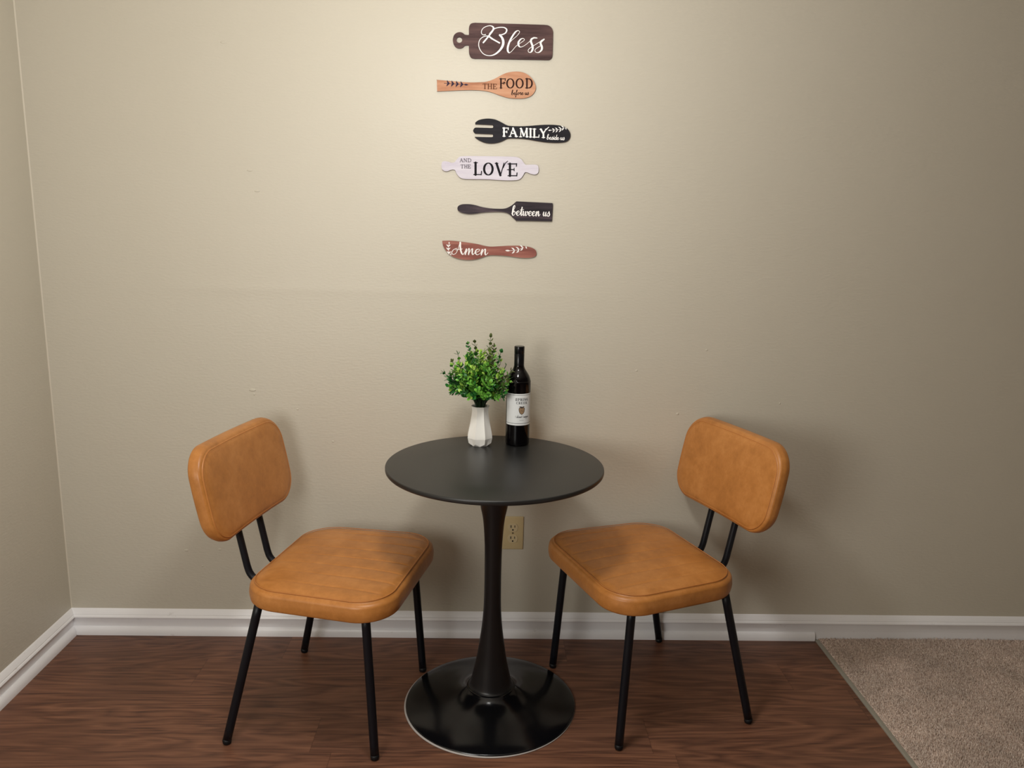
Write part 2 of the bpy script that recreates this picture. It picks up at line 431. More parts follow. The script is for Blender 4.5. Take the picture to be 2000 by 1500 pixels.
def ribbon(pts, wd, V, Fc):
    n = len(pts); P = [np.array(p, float) for p in pts]; Wd = list(wd) if isinstance(wd, (list, tuple, np.ndarray)) else [wd]*n
    if len(Wd) != n: Wd = list(np.interp(np.linspace(0, 1, n), np.linspace(0, 1, len(Wd)), Wd))
    prev = None; base = len(V)
    rows = []
    def cap(c, d, r, rev):
        nn = np.array([-d[1], d[0]]); out = []
        for a in np.linspace(PI/2, -PI/2, 7)[1:-1]:
            out.append(c+nn*r*math.sin(a)+d*r*math.cos(a)*(.8))
        return out
    L = []; R = []
    for i in range(n):
        d = P[min(i+1, n-1)]-P[max(i-1, 0)]; k = np.hypot(*d); d = d/k if k > 1e-9 else np.array([1., 0]); nn = np.array([-d[1], d[0]])
        L.append(P[i]+nn*Wd[i]/2); R.append(P[i]-nn*Wd[i]/2)
    for i in range(n): V.append(tuple(L[i])); V.append(tuple(R[i]))
    for i in range(n-1):
        a = base+2*i; Fc.append((a, a+1, a+3, a+2))
    d = P[-1]-P[-2]; k = np.hypot(*d)
    if k > 1e-9:
        c = cap(P[-1], d/k, Wd[-1]/2, 0); b = len(V); V.extend(tuple(x) for x in c); Fc.append(tuple([base+2*(n-1)]+list(range(b, b+len(c)))+[base+2*(n-1)+1]))
    d = P[0]-P[1]; k = np.hypot(*d)
    if k > 1e-9:
        c = cap(P[0], d/k, Wd[0]/2, 0); b = len(V); V.extend(tuple(x) for x in c); Fc.append(tuple([base+1]+list(range(b, b+len(c)))+[base]))
def pen(pts, thin, thick, n=8, down=1):
    """smooth pen stroke: thick on downstrokes (v grows downwards), thin on upstrokes"""
    P = catmull(pts, False, n); Wd = []
    for i in range(len(P)):
        d = P[min(i+1, len(P)-1)]-P[max(i-1, 0)]; k = np.hypot(*d)
        c = max(0, d[1]*down/k) if k > 1e-9 else 0
        Wd.append(thin+(thick-thin)*c**1.3)
    Wd = np.array(Wd); Wd = np.convolve(np.pad(Wd, 4, mode='edge'), np.ones(9)/9, 'valid')
    return (P, Wd)
# serif capitals in a unit box (u right 0..1, v up 0..1): thick, thin and serif strokes
def ell(cx, cy, rx, ry, a0=0, a1=360, n=40):
    return [(cx+rx*math.cos(math.radians(a)), cy+ry*math.sin(math.radians(a))) for a in np.linspace(a0, a1, n)]
TK, TN, SF = 'K', 'N', 'S'
CAPS = {
 'F': [([(.22, 0), (.22, 1)], TK), ([(.0, .97), (.97, .97)], TN), ([(.97, 1), (.92, .76)], TN), ([(.22, .52), (.7, .52)], TN), ([(.7, .63), (.7, .41)], TN), ([(0, .02), (.46, .02)], SF)],
 'T': [([(.5, 0), (.5, 1)], TK), ([(0, .97), (1, .97)], TN), ([(.03, 1), (0, .8)], SF), ([(.97, 1), (1, .8)], SF), ([(.27, .02), (.73, .02)], SF)],
 'H': [([(.17, 0), (.17, 1)], TK), ([(.83, 0), (.83, 1)], TK), ([(.17, .52), (.83, .52)], TN), ([(0, .02), (.34, .02)], SF), ([(.66, .02), (1, .02)], SF), ([(0, .98), (.34, .98)], SF), ([(.66, .98), (1, .98)], SF)],
 'E': [([(.22, 0), (.22, 1)], TK), ([(0, .97), (.95, .97)], TN), ([(.95, 1), (.93, .78)], TN), ([(.22, .52), (.68, .52)], TN), ([(.68, .63), (.68, .41)], SF), ([(0, .03), (.97, .03)], TN), ([(.97, .0), (1, .26)], TN)],
 'O': [(ell(.5, .5, .43, .47), 'O')],
 'D': [([(.2, 0), (.2, 1)], TK), ([(0, .97), (.45, .97)]+ell(.45, .5, .46, .47, 88, -88)+[(.45, .03), (0, .03)], 'D')],
 'A': [([(.1, 0), (.48, 1)], TN), ([(.46, 1), (.87, 0)], TK), ([(.24, .36), (.74, .36)], TN), ([(-.02, .02), (.26, .02)], SF), ([(.7, .02), (1.04, .02)], SF)],
 'M': [([(.14, 0), (.18, 1)], TN), ([(.18, 1), (.52, .12)], TK), ([(.52, .12), (.84, 1)], TN), ([(.84, 1), (.88, 0)], TK), ([(0, .02), (.28, .02)], SF), ([(.74, .02), (1.02, .02)], SF), ([(.06, .98), (.24, .98)], SF), ([(.78, .98), (.96, .98)], SF)],
 'I': [([(.5, 0), (.5, 1)], TK), ([(0, .02), (1, .02)], SF), ([(0, .98), (1, .98)], SF)],
 'L': [([(.24, 0), (.24, 1)], TK), ([(0, .98), (.5, .98)], SF), ([(0, .03), (.95, .03)], TN), ([(.95, 0), (1, .3)], TN)],
 'Y': [([(.1, 1), (.5, .45)], TK), ([(.5, .45), (.9, 1)], TN), ([(.5, 0), (.5, .47)], TK), ([(-.04, .98), (.26, .98)], SF), ([(.76, .98), (1.02, .98)], SF), ([(.28, .02), (.72, .02)], SF)],
 'V': [([(.12, 1), (.5, .02)], TK), ([(.5, .02), (.84, 1.0)], TN), ([(-.02, .98), (.28, .98)], SF)],
 'N': [([(.14, 0), (.14, 1)], TN), ([(.14, 1), (.86, .02)], TK), ([(.86, 0), (.86, 1)], TN), ([(0, .02), (.28, .02)], SF), ([(.0, .98), (.2, .98)], SF), ([(.72, .98), (1, .98)], SF)],
 'S': [([(.86, .74), (.8, .92), (.5, .98), (.2, .9), (.12, .72), (.25, .58), (.5, .5), (.76, .42), (.88, .27), (.78, .09), (.48, .02), (.18, .08), (.1, .28)], 'C')],
 'P': [([(.2, 0), (.2, 1)], TK), ([(0, .97), (.5, .97)]+ell(.5, .73, .4, .24, 88, -88, 20)+[(.5, .49), (.2, .49)], 'D'), ([(0, .02), (.42, .02)], SF)],
 'R': [([(.2, 0), (.2, 1)], TK), ([(0, .97), (.5, .97)]+ell(.5, .74, .36, .23, 88, -88, 20)+[(.5, .51), (.2, .51)], 'D'), ([(.5, .5), (.92, .02)], TK), ([(0, .02), (.42, .02)], SF), ([(.82, .02), (1.05, .02)], SF)],
 'G': [(ell(.52, .5, .44, .48, 50, 330, 34), 'O'), ([(.88, .02), (.88, .42)], TK), ([(.66, .42), (1, .42)], SF), ([(.85, .98), (.83, .74)], SF)],
 'C': [(ell(.54, .5, .46, .48, 48, 312, 34), 'O'), ([(.87, .98), (.85, .72)], SF)],
 'K': [([(.2, 0), (.2, 1)], TK), ([(.84, .98), (.22, .44)], TN), ([(.38, .58), (.9, .02)], TK), ([(0, .02), (.42, .02)], SF), ([(0, .98), (.42, .98)], SF), ([(.68, .98), (1, .98)], SF), ([(.76, .02), (1.06, .02)], SF)],
}
def cap_letter(ch, x0, x1, yt, yb, k=.15, n=.06, s=.05):
    """one serif capital filling the box x0..x1, yt (top)..yb (bottom) of a y-down plane"""
    h = yb-yt; out = []; wmap = {'K': k*h, 'N': n*h, 'S': s*h}
    for pts, kind in CAPS[ch]:
        P = [np.array((x0+u*(x1-x0), yb-v*h)) for u, v in pts]
        if kind in wmap: out.append((P, wmap[kind]))
        else:
            P = P if kind != 'C' else catmull(P, False, 5)
            Wd = []
            for i in range(len(P)):
                d = P[min(i+1, len(P)-1)]-P[max(i-1, 0)]; q = np.hypot(*d); c = abs(d[1])/q if q > 1e-9 else 0
                if kind == 'C': c = abs(d[0]*.75+d[1]*.65)/max(q, 1e-9)
                Wd.append((n+(k-n)*min(1, c)**1.5)*h)
            out.append((P, Wd))
    return out
def caps(word, boxes, yt, yb, slope=0, **kw):
    out = []
    for ch, (a, b) in zip(word, boxes):
        dy = slope*((a+b)/2-boxes[0][0]); out += cap_letter(ch, a, b, yt+dy, yb+dy, **kw)
    return out
# connected script lower case, x-height 1
LOW = {
 'a': ([[(.55, .85), (.35, 1), (.1, .6), (.15, .08), (.35, .1), (.56, .9), (.52, .2), (.64, 0), (.85, .4)]], .8),
 'b': ([[(-.05, .35), (.3, 1.3), (.45, 1.95), (.33, 2.15), (.17, 1.8), (.1, .9), (.12, .15), (.3, 0), (.52, .25), (.52, .75), (.36, .95), (.24, .75)], [(.5, .6), (.8, .7)]], .78),
 'e': ([[(-.02, .35), (.3, .5), (.5, .8), (.36, 1), (.12, .8), (.06, .35), (.26, 0), (.5, .12), (.74, .45)]], .66),
 'f': ([[(0, .35), (.3, 1.3), (.42, 1.95), (.32, 2.15), (.2, 1.7), (.16, .4), (.12, -.7), (.02, -1.0), (.0, -.7), (.25, .05), (.6, .4)]], .55),
 'o': ([[(.4, .98), (.12, .8), (.06, .3), (.27, 0), (.5, .3), (.5, .78), (.36, 1), (.5, .82), (.78, .88)]], .72),
 'r': ([[(0, .35), (.16, .95), (.22, 1.12), (.28, .92), (.46, .95), (.42, .3), (.52, .02), (.74, .4)]], .7),
 'u': ([[(0, .4), (.14, 1), (.1, .3), (.23, 0), (.42, .3), (.56, 1), (.5, .25), (.61, 0), (.84, .4)]], .8),
 's': ([[(-.02, .35), (.25, .9), (.34, 1.12), (.36, .85), (.48, .4), (.33, 0), (.08, .02), (.04, .2), (.2, .15)]], .6),
 'i': ([[(0, .4), (.14, 1), (.1, .3), (.2, 0), (.4, .4)], [(.2, 1.42), (.19, 1.36)]], .38),
 'd': ([[(.48, .9), (.2, .95), (.05, .4), (.2, 0), (.44, .4), (.66, 2.05), (.5, .5), (.58, 0), (.78, .4)]], .74),
 't': ([[(0, .4), (.2, 1.2), (.3, 1.9), (.2, .5), (.3, 0), (.54, .4)], [(-.02, 1.2), (.62, 1.32)]], .5),
 'w': ([[(0, .85), (.1, .95), (.1, .25), (.24, 0), (.4, .3), (.5, .95), (.48, .25), (.62, 0), (.82, .35), (.84, .95), (.8, .7), (1.06, .8)]], 1.02),
 'n': ([[(0, .4), (.14, 1), (.08, .0), (.1, .1), (.32, .9), (.46, .98), (.48, .3), (.58, 0), (.8, .4)]], .76),
 'm': ([[(0, .4), (.14, 1), (.08, .0), (.1, .1), (.32, .9), (.44, .98), (.44, .0), (.46, .1), (.68, .9), (.8, .98), (.82, .3), (.92, 0), (1.14, .4)]], 1.1),
 'v': ([[(0, .85), (.12, .95), (.2, .1), (.3, 0), (.5, .6), (.52, .95), (.66, .85)]], .62),
 'g': ([[(.5, .85), (.3, 1), (.08, .6), (.14, .08), (.34, .1), (.52, .9), (.48, -.6), (.3, -1), (.1, -.75), (.5, 0), (.8, .4)]], .76),
}
def script(word, x0, y0, xh, width=None, slope=0, slant=.15, thin=.12, thick=.26, sx=1.0):
    adv = sum(LOW[c][1] if c != ' ' else .45 for c in word)
    if width: sx = width/(adv*xh)
    out = []; x = 0
    for c in word:
        if c == ' ': x += .45; continue
        for st in LOW[c][0]:
            P = [(x0+(x+u+slant*v*.5)*xh*sx, y0-v*xh+slope*(x+u)*xh*sx) for u, v in st]
            out.append(pen(P, thin*xh, thick*xh, 6))
        x += LOW[c][1]
    return out
def leaf_stroke(a, b, wmax, bend=.12):
    a, b = np.array(a, float), np.array(b, float); d = b-a; nn = np.array([-d[1], d[0]])
    P = [a+d*t+nn*bend*math.sin(PI*t) for t in np.linspace(0, 1, 9)]
    return (P, [max(.15*wmax, wmax*math.sin(PI*min(1, .12+.88*t))) for t in np.linspace(0, 1, 9)])

# --- 1: cutting board
g = Sign('cutting_board_sign', (860, 30, 8.3333), 'dark brown cutting board shaped wall sign reading Bless in white script')
g.board([(464, 316), (465, 300), (465, 215), (478, 160), (505, 132), (555, 121), (620, 122), (900, 130), (1300, 141), (1630, 152), (1690, 154), (1760, 165), (1810, 203), (1832, 265), (1832, 320), (1830, 450), (1826, 590), (1824, 640), (1812, 692), (1780, 722), (1735, 727), (1670, 726), (1300, 719), (900, 711), (630, 706), (560, 705), (505, 690), (478, 650), (466, 600), (464, 510), (463, 492), (455, 489), (420, 490), (392, 500), (365, 525), (318, 538), (262, 525), (220, 475), (203, 402), (220, 328), (260, 287), (315, 272), (362, 284), (395, 310), (430, 318), (458, 318)],
        M['walnut'], M['edge_dark'], hole=(310, 400, 46), smooth_n=5)
bl = [pen([(738, 312), (700, 318), (672, 295), (672, 250), (700, 208), (755, 178), (820, 170), (862, 195), (860, 235), (815, 300), (760, 372), (698, 445)], 11, 30),
      pen([(800, 300), (870, 225), (950, 198), (1035, 198), (1080, 232), (1062, 285), (1010, 312), (966, 320)], 15, 24),
      pen([(966, 320), (1005, 365), (1024, 430), (1012, 500), (962, 575), (885, 635), (800, 656), (710, 632), (648, 560), (624, 475), (645, 395), (710, 345), (782, 340), (850, 385), (965, 450)], 12, 40, 10),
      pen([(1105, 470), (1170, 400), (1250, 330), (1290, 272), (1262, 248), (1215, 280), (1150, 380), (1108, 480), (1096, 560), (1118, 608), (1160, 585), (1235, 500), (1320, 440), (1368, 400), (1350, 376), (1310, 388), (1272, 440), (1280, 500), (1320, 515), (1390, 478), (1470, 410)], 8, 32),
      pen([(1578, 372), (1535, 360), (1485, 385), (1476, 430), (1498, 490), (1502, 550), (1475, 598), (1438, 598), (1432, 562), (1470, 525), (1560, 468), (1690, 388)], 9, 34),
      pen([(1690, 388), (1648, 415), (1632, 455), (1652, 510), (1648, 560), (1605, 602), (1556, 600), (1540, 565), (1575, 530), (1642, 490)], 9, 34),
      ([np.array((1476, 400)), np.array((1520, 365)), np.array((1570, 368))], [18, 24, 16]), ([np.array((1642, 430)), np.array((1690, 390))], [26, 18])]
g.ink(bl, M['white_print'])

# --- 2: spoon
g = Sign('spoon_sign', (830, 120, 8.3333), 'honey brown spoon shaped wall sign reading THE FOOD before us')
g.board([(195, 305), (198, 300), (206, 300), (420, 318), (700, 340), (900, 338), (1000, 329), (1120, 288), (1250, 219), (1350, 180), (1480, 164), (1600, 180), (1700, 235), (1770, 318), (1802, 400), (1796, 470), (1750, 540), (1680, 583), (1580, 603), (1440, 602), (1330, 587), (1200, 546), (1080, 502), (960, 477), (800, 466), (600, 468), (400, 477), (212, 485), (202, 484), (199, 478), (196, 400)], M['honey'], M['edge_brown'])
g.ink(caps('THE', [(942, 1010), (1020, 1092), (1104, 1168)], 362, 445, slope=.02, k=.2, n=.1, s=.08), M['umber_print'])
g.ink(caps('FOOD', [(1215, 1312), (1326, 1452), (1478, 1602), (1636, 1752)], 278, 436, k=.17, n=.085)+[leaf_stroke((1278, 340), (1310, 352), 26, 0)], M['brown_print'])
g.ink(script('before us', 1406, 545, 38, width=285, slope=-.01, thick=.28, thin=.18), M['brown_print'])
def sprig(base, tip, n, ln, wd, drop=False):
    """a stem with pairs of leaves, the point leaf at the tip"""
    base, tip = np.array(base, float), np.array(tip, float); d = (tip-base); L = np.hypot(*d); d = d/L; nn = np.array([-d[1], d[0]])
    out = [([base, tip], wd*.28)]
    out.append(leaf_stroke(tip, tip+d*ln*1.0, wd, 0))
    for i in range(n):
        p = base+d*L*(.94-i*.9/n)
        for sgn in (1, -1):
            out.append(leaf_stroke(p, p-d*ln*.62+nn*sgn*ln*.75, wd, .15*sgn))
    return out
g.ink(sprig((312, 352), (640, 376), 4, 66, 26), M['navy_print'], 'leaf_print')
# --- 3: fork
g = Sign('fork_sign', (900, 210, 8.3333), 'black fork shaped wall sign reading FAMILY beside us')
g.board([(235, 247), (240, 240), (290, 205), (370, 185), (460, 180), (560, 195), (660, 240), (740, 283), (800, 298), (950, 304), (1100, 299), (1250, 287), (1400, 280), (1550, 285), (1660, 305), (1740, 350), (1780, 420), (1775, 495), (1735, 545), (1670, 567), (1550, 574), (1400, 567), (1250, 546), (1100, 520), (950, 505), (800, 503), (740, 515), (680, 545), (600, 573), (500, 585), (400, 575), (310, 540), (250, 502), (228, 480), (232, 476), (245, 477), (400, 481), (500, 482), (520, 474), (525, 459), (518, 440), (500, 434), (400, 430), (250, 424), (238, 422), (215, 405), (200, 375), (215, 342), (238, 327), (250, 326), (400, 330), (505, 333), (522, 326), (528, 309), (520, 290), (505, 284), (400, 279), (250, 272), (238, 271), (234, 265)], M['charcoal'], M['edge_brown'], smooth_n=5)
g.ink(caps('FAMILY', [(682, 778), (786, 922), (954, 1094), (1114, 1156), (1172, 1274), (1290, 1400)], 328, 468, slope=.035, k=.2, n=.1, s=.09)
      + [([np.array((1352, 400)), np.array((1395, 350)), np.array((1432, 320))], [16, 15, 12]), leaf_stroke((812, 400), (900, 395), 16, .3), leaf_stroke((685, 400), (725, 395), 22, 0)], M['white_print'])
g.ink(script('beside us', 1400, 520, 40, width=290, slope=.03, thick=.26, thin=.17), M['white_print'])
chev = [leaf_stroke((1428, 372), (1472, 368), 20, 0)]
for x, y, s_ in ((1520, 368, 1), (1572, 362, 1.15), (1630, 352, 1.3), (1672, 330, 1.2)):
    chev += [leaf_stroke((x, y), (x-34*s_, y-28*s_), 17, .1), leaf_stroke((x, y), (x-26*s_, y+36*s_), 17, -.1)]
chev += [leaf_stroke((1706, 326), (1716, 360), 16, 0), ([np.array((1470, 369)), np.array((1600, 360)), np.array((1690, 332))], 5)]
g.ink(chev, M['white_print'], 'leaf_print')
# --- 4: rolling pin
g = Sign('rolling_pin_sign', (850, 280, 8.3333), 'white rolling pin shaped wall sign reading AND THE LOVE')
g.board([(103, 372), (104, 330), (118, 300), (160, 290), (220, 300), (262, 315), (310, 308), (345, 270), (385, 228), (430, 210), (600, 206), (900, 210), (1180, 214), (1320, 222), (1395, 255), (1440, 315), (1470, 346), (1510, 348), (1580, 345), (1640, 348), (1674, 370), (1684, 435), (1668, 487), (1620, 508), (1560, 498), (1500, 474), (1460, 474), (1430, 523), (1390, 572), (1330, 597), (1180, 603), (1000, 595), (850, 586), (600, 583), (470, 578), (400, 553), (350, 494), (325, 440), (290, 426), (250, 434), (200, 452), (150, 449), (112, 420)], M['whitewash'], M['edge_brown'])
g.ink(caps('AND', [(400, 455), (464, 518), (528, 588)], 246, 304, k=.15, n=.1, s=.08)+caps('THE', [(414, 466), (474, 524), (532, 576)], 346, 405, k=.15, n=.1, s=.08), M['grey_print'])
g.ink(caps('LOVE', [(626, 755), (785, 945), (976, 1148), (1184, 1332)], 308, 512, slope=.032, k=.18, n=.08, s=.065)+[([np.array((1104, 400)), np.array((1142, 322)), np.array((1180, 288))], [13, 13, 10]), leaf_stroke((1168, 428), (1215, 430), 16, 0)], M['black_print'])
# --- 5: spatula
g = Sign('spatula_sign', (850, 280, 8.3333), 'black spatula shaped wall sign reading between us')
g.board([(361, 1062), (378, 1018), (440, 992), (550, 990), (650, 1005), (760, 1035), (900, 1058), (1050, 1065), (1130, 1060), (1190, 1040), (1250, 1005), (1305, 958), (1322, 947), (1345, 945), (1600, 957), (1880, 970), (1906, 976), (1914, 1000), (1908, 1120), (1901, 1245), (1896, 1264), (1875, 1269), (1600, 1264), (1335, 1260), (1318, 1255), (1300, 1240), (1258, 1204), (1210, 1156), (1150, 1128), (1060, 1115), (900, 1117), (760, 1127), (650, 1145), (550, 1150), (450, 1135), (385, 1105)], M['ebony'], M['edge_dark'])
g.ink(script('between', 1246, 1170, 74, width=456, slope=.03, thin=.11, thick=.3)+script('us', 1750, 1182, 68, width=118, slope=.06, thin=.11, thick=.3), M['white_print'])
# --- 6: knife
g = Sign('butter_knife_sign', (850, 370, 8.3333), 'reddish brown butter knife shaped wall sign reading Amen')
g.board([(115, 842), (119, 837), (130, 836), (250, 834), (400, 848), (550, 868), (700, 893), (800, 918), (900, 931), (1050, 925), (1200, 917), (1350, 916), (1450, 923), (1560, 945), (1630, 985), (1648, 1038), (1630, 1085), (1560, 1110), (1450, 1115), (1350, 1107), (1200, 1086), (1050, 1074), (900, 1071), (820, 1086), (740, 1115), (640, 1140), (520, 1147), (400, 1132), (290, 1095), (210, 1036), (150, 956), (122, 890)], M['rosewood'], M['edge_brown'])
am = [pen([(352, 958), (300, 980), (270, 1025), (290, 1056), (335, 1040), (370, 975), (392, 900), (410, 862)], 8, 12),
      pen([(408, 862), (408, 930), (418, 1000), (440, 1052), (462, 1050), (490, 1005)], 10, 28), pen([(335, 985), (385, 975), (440, 968)], 10, 12)]
g.ink(am+script('men', 478, 1056, 92, width=372, slope=.03, thin=.09, thick=.26), M['white_print'])
arrow = [leaf_stroke((1146, 994), (1222, 998), 26, 0)]
for x, y, s_ in ((1290, 994, 1), (1362, 982, 1), (1424, 950, .95)):
    arrow += [leaf_stroke((x, y), (x-52*s_, y-44*s_), 22, .12), leaf_stroke((x, y), (x-44*s_, y+48*s_), 22, -.12)]
arrow += [leaf_stroke((1474, 928), (1490, 966), 20, 0), ([np.array((1210, 997)), np.array((1340, 985)), np.array((1440, 945))], 6)]
n_a = len(arrow)
for x, y in ((214, 934), (212, 986), (222, 1046)):
    arrow += [leaf_stroke((x, y), (x-34, y-36), 20, .12), leaf_stroke((x, y), (x+38, y-34), 20, -.12)]
arrow += [leaf_stroke((226, 856), (228, 890), 18, 0), leaf_stroke((252, 1042), (256, 1074), 18, 0), ([np.array((224, 890)), np.array((213, 960)), np.array((228, 1060))], 6)]
g.ink(arrow[:n_a], M['white_print'], 'leaf_print'); g.ink(arrow[n_a:], M['white_print'], 'leaf_print')

# ------------------------------------------------------------------ wall outlet
def outlet():
    r = tag(empty('wall_outlet', (.0965, 0, .3765)), 'almond duplex wall outlet behind the table pedestal', 'outlet')
    box('cover_plate', (-.035, .035, -.0055, 0, -.0575, .0575), M['almond'], r, .0028, 3)
    for dz in (.0195, -.0195):
        # receptacle face: circle with flattened top and bottom
        pts = [(.017*math.cos(a), max(-.0142, min(.0142, .0172*math.sin(a)))) for a in np.linspace(0, 2*PI, 48, endpoint=False)]
        n = len(pts)
        V = [(x, -.0050, z+dz) for x, z in pts]+[(x, -.0068, z+dz) for x, z in pts]+[(x*.94, -.0074, z*.94+dz) for x, z in pts]
        Fc = [(i, (i+1) % n, n+(i+1) % n, n+i) for i in range(n)]+[(n+i, n+(i+1) % n, 2*n+(i+1) % n, 2*n+i) for i in range(n)]+[tuple(range(2*n, 3*n))]
        f = link('receptacle', fix_normals(pymesh('receptacle', V, Fc, False)), M['almond_face'], r)
        bm = bmesh.new()
        box_bm(bm, -.0078, -.0050, -.0078, -.0070, dz-.0002, dz+.0088); box_bm(bm, .0050, .0074, -.0078, -.0070, dz+.0006, dz+.0082)
        c = bmesh.ops.create_cone(bm, cap_ends=True, segments=20, radius1=.0027, radius2=.0027, depth=.0008, matrix=Matrix.Translation((0, -.0074, dz-.0075)) @ Matrix.Rotation(PI/2, 4, 'X'))
        me = bpy.data.meshes.new('slots'); bm.to_mesh(me); bm.free(); link('slots', me, M['slot'], f)
    bm = bmesh.new(); bmesh.ops.create_cone(bm, cap_ends=True, segments=20, radius1=.0033, radius2=.0028, depth=.0014, matrix=Matrix.Translation((0, -.006, 0)) @ Matrix.Rotation(PI/2, 4, 'X'))
    me = bpy.data.meshes.new('screw'); bm.to_mesh(me); bm.free(); link('screw', me, M['screw'], r)
outlet()

# ------------------------------------------------------------------ table
TX, TY, TZ, RT, RB = .03028, -.38043, .7308, .30, .2476
def table():
    r = tag(empty('pedestal_table', (TX, TY, 0)), 'round black bistro table on a flared pedestal between two chairs', 'table')
    def L(name, prof, mat, n=128, split=None):
        V, Fc = lathe(prof, n); o = link(name, fix_normals(pymesh(name, V, Fc)), mat, r)
        if split: edge_split(o, split)
        return o
    t = .0135
    L('tabletop', [(0, TZ-t), (RT-.006, TZ-t), (RT-.0022, TZ-t+.0008), (RT-.0006, TZ-t+.0026), (RT, TZ-.0085), (RT, TZ-.0034), (RT-.0005, TZ-.0015), (RT-.0018, TZ-.0004), (RT-.0036, TZ), (RT*.6, TZ), (0, TZ)], M['tabletop'], 160, 40)
    pole = smooth_prof([(.0655, .061), (.0600, .069), (.0522, .102), (.0440, .140), (.0372, .185), (.0290, .250), (.0252, .305), (.0240, .36), (.0239, .43), (.0252, .5), (.0300, .565), (.0375, .605), (.0450, .650), (.056, .700), (.062, TZ-t-.001)], 5)
    L('pedestal', [(0, .0605)]+[(.0640, .0605)]+pole+[(0, TZ-t-.001)], M['satin_black'], 96, 50)
    bp = smooth_prof([(RB-.0005, .0050), (RB-.004, .0075), (.225, .0125), (.19, .0185), (.15, .0255), (.115, .0335), (.092, .0420), (.078, .0510), (.0700, .0590)], 6)
    L('base', [(0, .002), (RB-.002, .002), (RB, .0038)]+bp+[(.0655, .0602), (0, .0602)], M['gloss_black'], 160, 50)
    V, Fc = lathe([(RB-.02, 0), (RB+.001, 0), (RB+.0022, .0014), (RB+.0012, .0032), (RB-.02, .0034)], 160)
    link('base_ring', fix_normals(pymesh('base_ring', V, Fc)), M['grey_ring'], r, (-.0022, -.0012, 0))
table()

# ------------------------------------------------------------------ chairs
SA, SB, SRC, SZT, STH = .2068, .2401, .102, .4582, .0640
BW, BH, BRC, BT = .2194, .1270, .0710, .046
BXB, BZB, BTILT, BCUR = -.2745, .6712, .209, .010
def outline(a, b, rc, n=24, m=14):
    pts = []
    cs = ((a-rc, b-rc, 0), (-a+rc, b-rc, 1), (-a+rc, -b+rc, 2), (a-rc, -b+rc, 3))
    for q, (cx, cy, s) in enumerate(cs):
        for u in np.linspace(0, PI/2, n): pts.append((cx+rc*math.cos(u+s*PI/2), cy+rc*math.sin(u+s*PI/2)))
        nx, ny, s2 = cs[(q+1) % 4]; e0 = pts[-1]; e1 = (nx+rc*math.cos(s2*PI/2), ny+rc*math.sin(s2*PI/2))
        for k in range(1, m): pts.append((e0[0]+(e1[0]-e0[0])*k/m, e0[1]+(e1[1]-e0[1])*k/m))
    return np.array(pts)
def gauss(d, s): return math.exp(-(d/s)**2)
def cushion(a, b, rc, th, zt, crown, re, top_fn, inset_seam, bottom_re=.010, n_=24, m_=14, NR=64):
    """padded slab: rings from the centre of the top outwards, down the side and under"""
    rings = []
    def rrect(a, b, rc): return outline(a, b, rc, n_, m_)
    for i in range(1, NR+1):
        t = i/NR; ins = re*.72
        P = rrect(a-ins, b-ins, rc-ins*.6)*t
        dist = (1-t)*min(a, b)
        Z = [zt-re*.18*0-crown*(t**3)*1.0 - (re*.28)*(t**14) for _ in P]
        Z = [z+top_fn(p[0], p[1], t) for z, p in zip(Z, P)]
        rings.append(np.c_[P, Z])
    z0 = zt-crown-re*.28
    for u in np.linspace(.28, 1, 9):                     # rolled top edge
        ang = u*PI/2; ins = re*.72*(1-math.sin(ang))/(1-math.sin(.28*PI/2)); P = rrect(a-ins, b-ins, rc-ins*.6)
        zz = z0-(re*.9)*(1-math.cos(ang))/(1)+(re*.9)*(1-math.cos(.28*PI/2))
        sd = -.0008*gauss(u-.34, .05)
        rings.append(np.c_[P, [zz+sd]*len(P)])
    zs = rings[-1][0, 2]; zb = zt-th
    for f in (.25, .5, .75): rings.append(np.c_[rrect(a+.0015*math.sin(PI*f), b+.0015*math.sin(PI*f), rc), [zs+(zb+bottom_re-zs)*f]*len(rings[-1])])
    for u in np.linspace(0, 1, 6):
        ang = u*PI/2; ins = bottom_re*(1-math.cos(ang)); P = rrect(a-ins, b-ins, rc-ins); rings.append(np.c_[P, [zb+bottom_re*(1-math.sin(ang))]*len(P)])
    n = len(rings[0]); V = [(0, 0, zt+top_fn(0, 0, 0))]; Fc = []
    for R_ in rings: V += [tuple(p) for p in R_]
    for i in range(n): Fc.append((0, 1+i, 1+(i+1) % n))
    for k in range(len(rings)-1):
        o = 1+k*n
        for i in range(n): Fc.append((o+i, o+n+i, o+n+(i+1) % n, o+(i+1) % n))
    Fc.append(tuple(1+(len(rings)-1)*n+i for i in range(n)))
    return V, Fc, len(rings), n
def seat_top(x, y, t):
    z = -.0006*gauss((1-t)*.21-.006, .0022)                                    # seam just inside the edge
    fade = max(0, min(1, (.95-t)/.05))*max(.25, min(1, (x+.17)/.28))
    g = 0
    for k in range(-3, 4):
        yc = (k)*.058*(1-.16*max(0, x-.05)/.15*0)
        g += gauss(y-yc, .0024)
    puff = .0018*abs(math.sin(PI*y/.058))**.6
    return z+fade*(puff-.0021*g)
def back_top(x, y, t):
    return -.0005*gauss((1-t)*.13-.006, .0022)
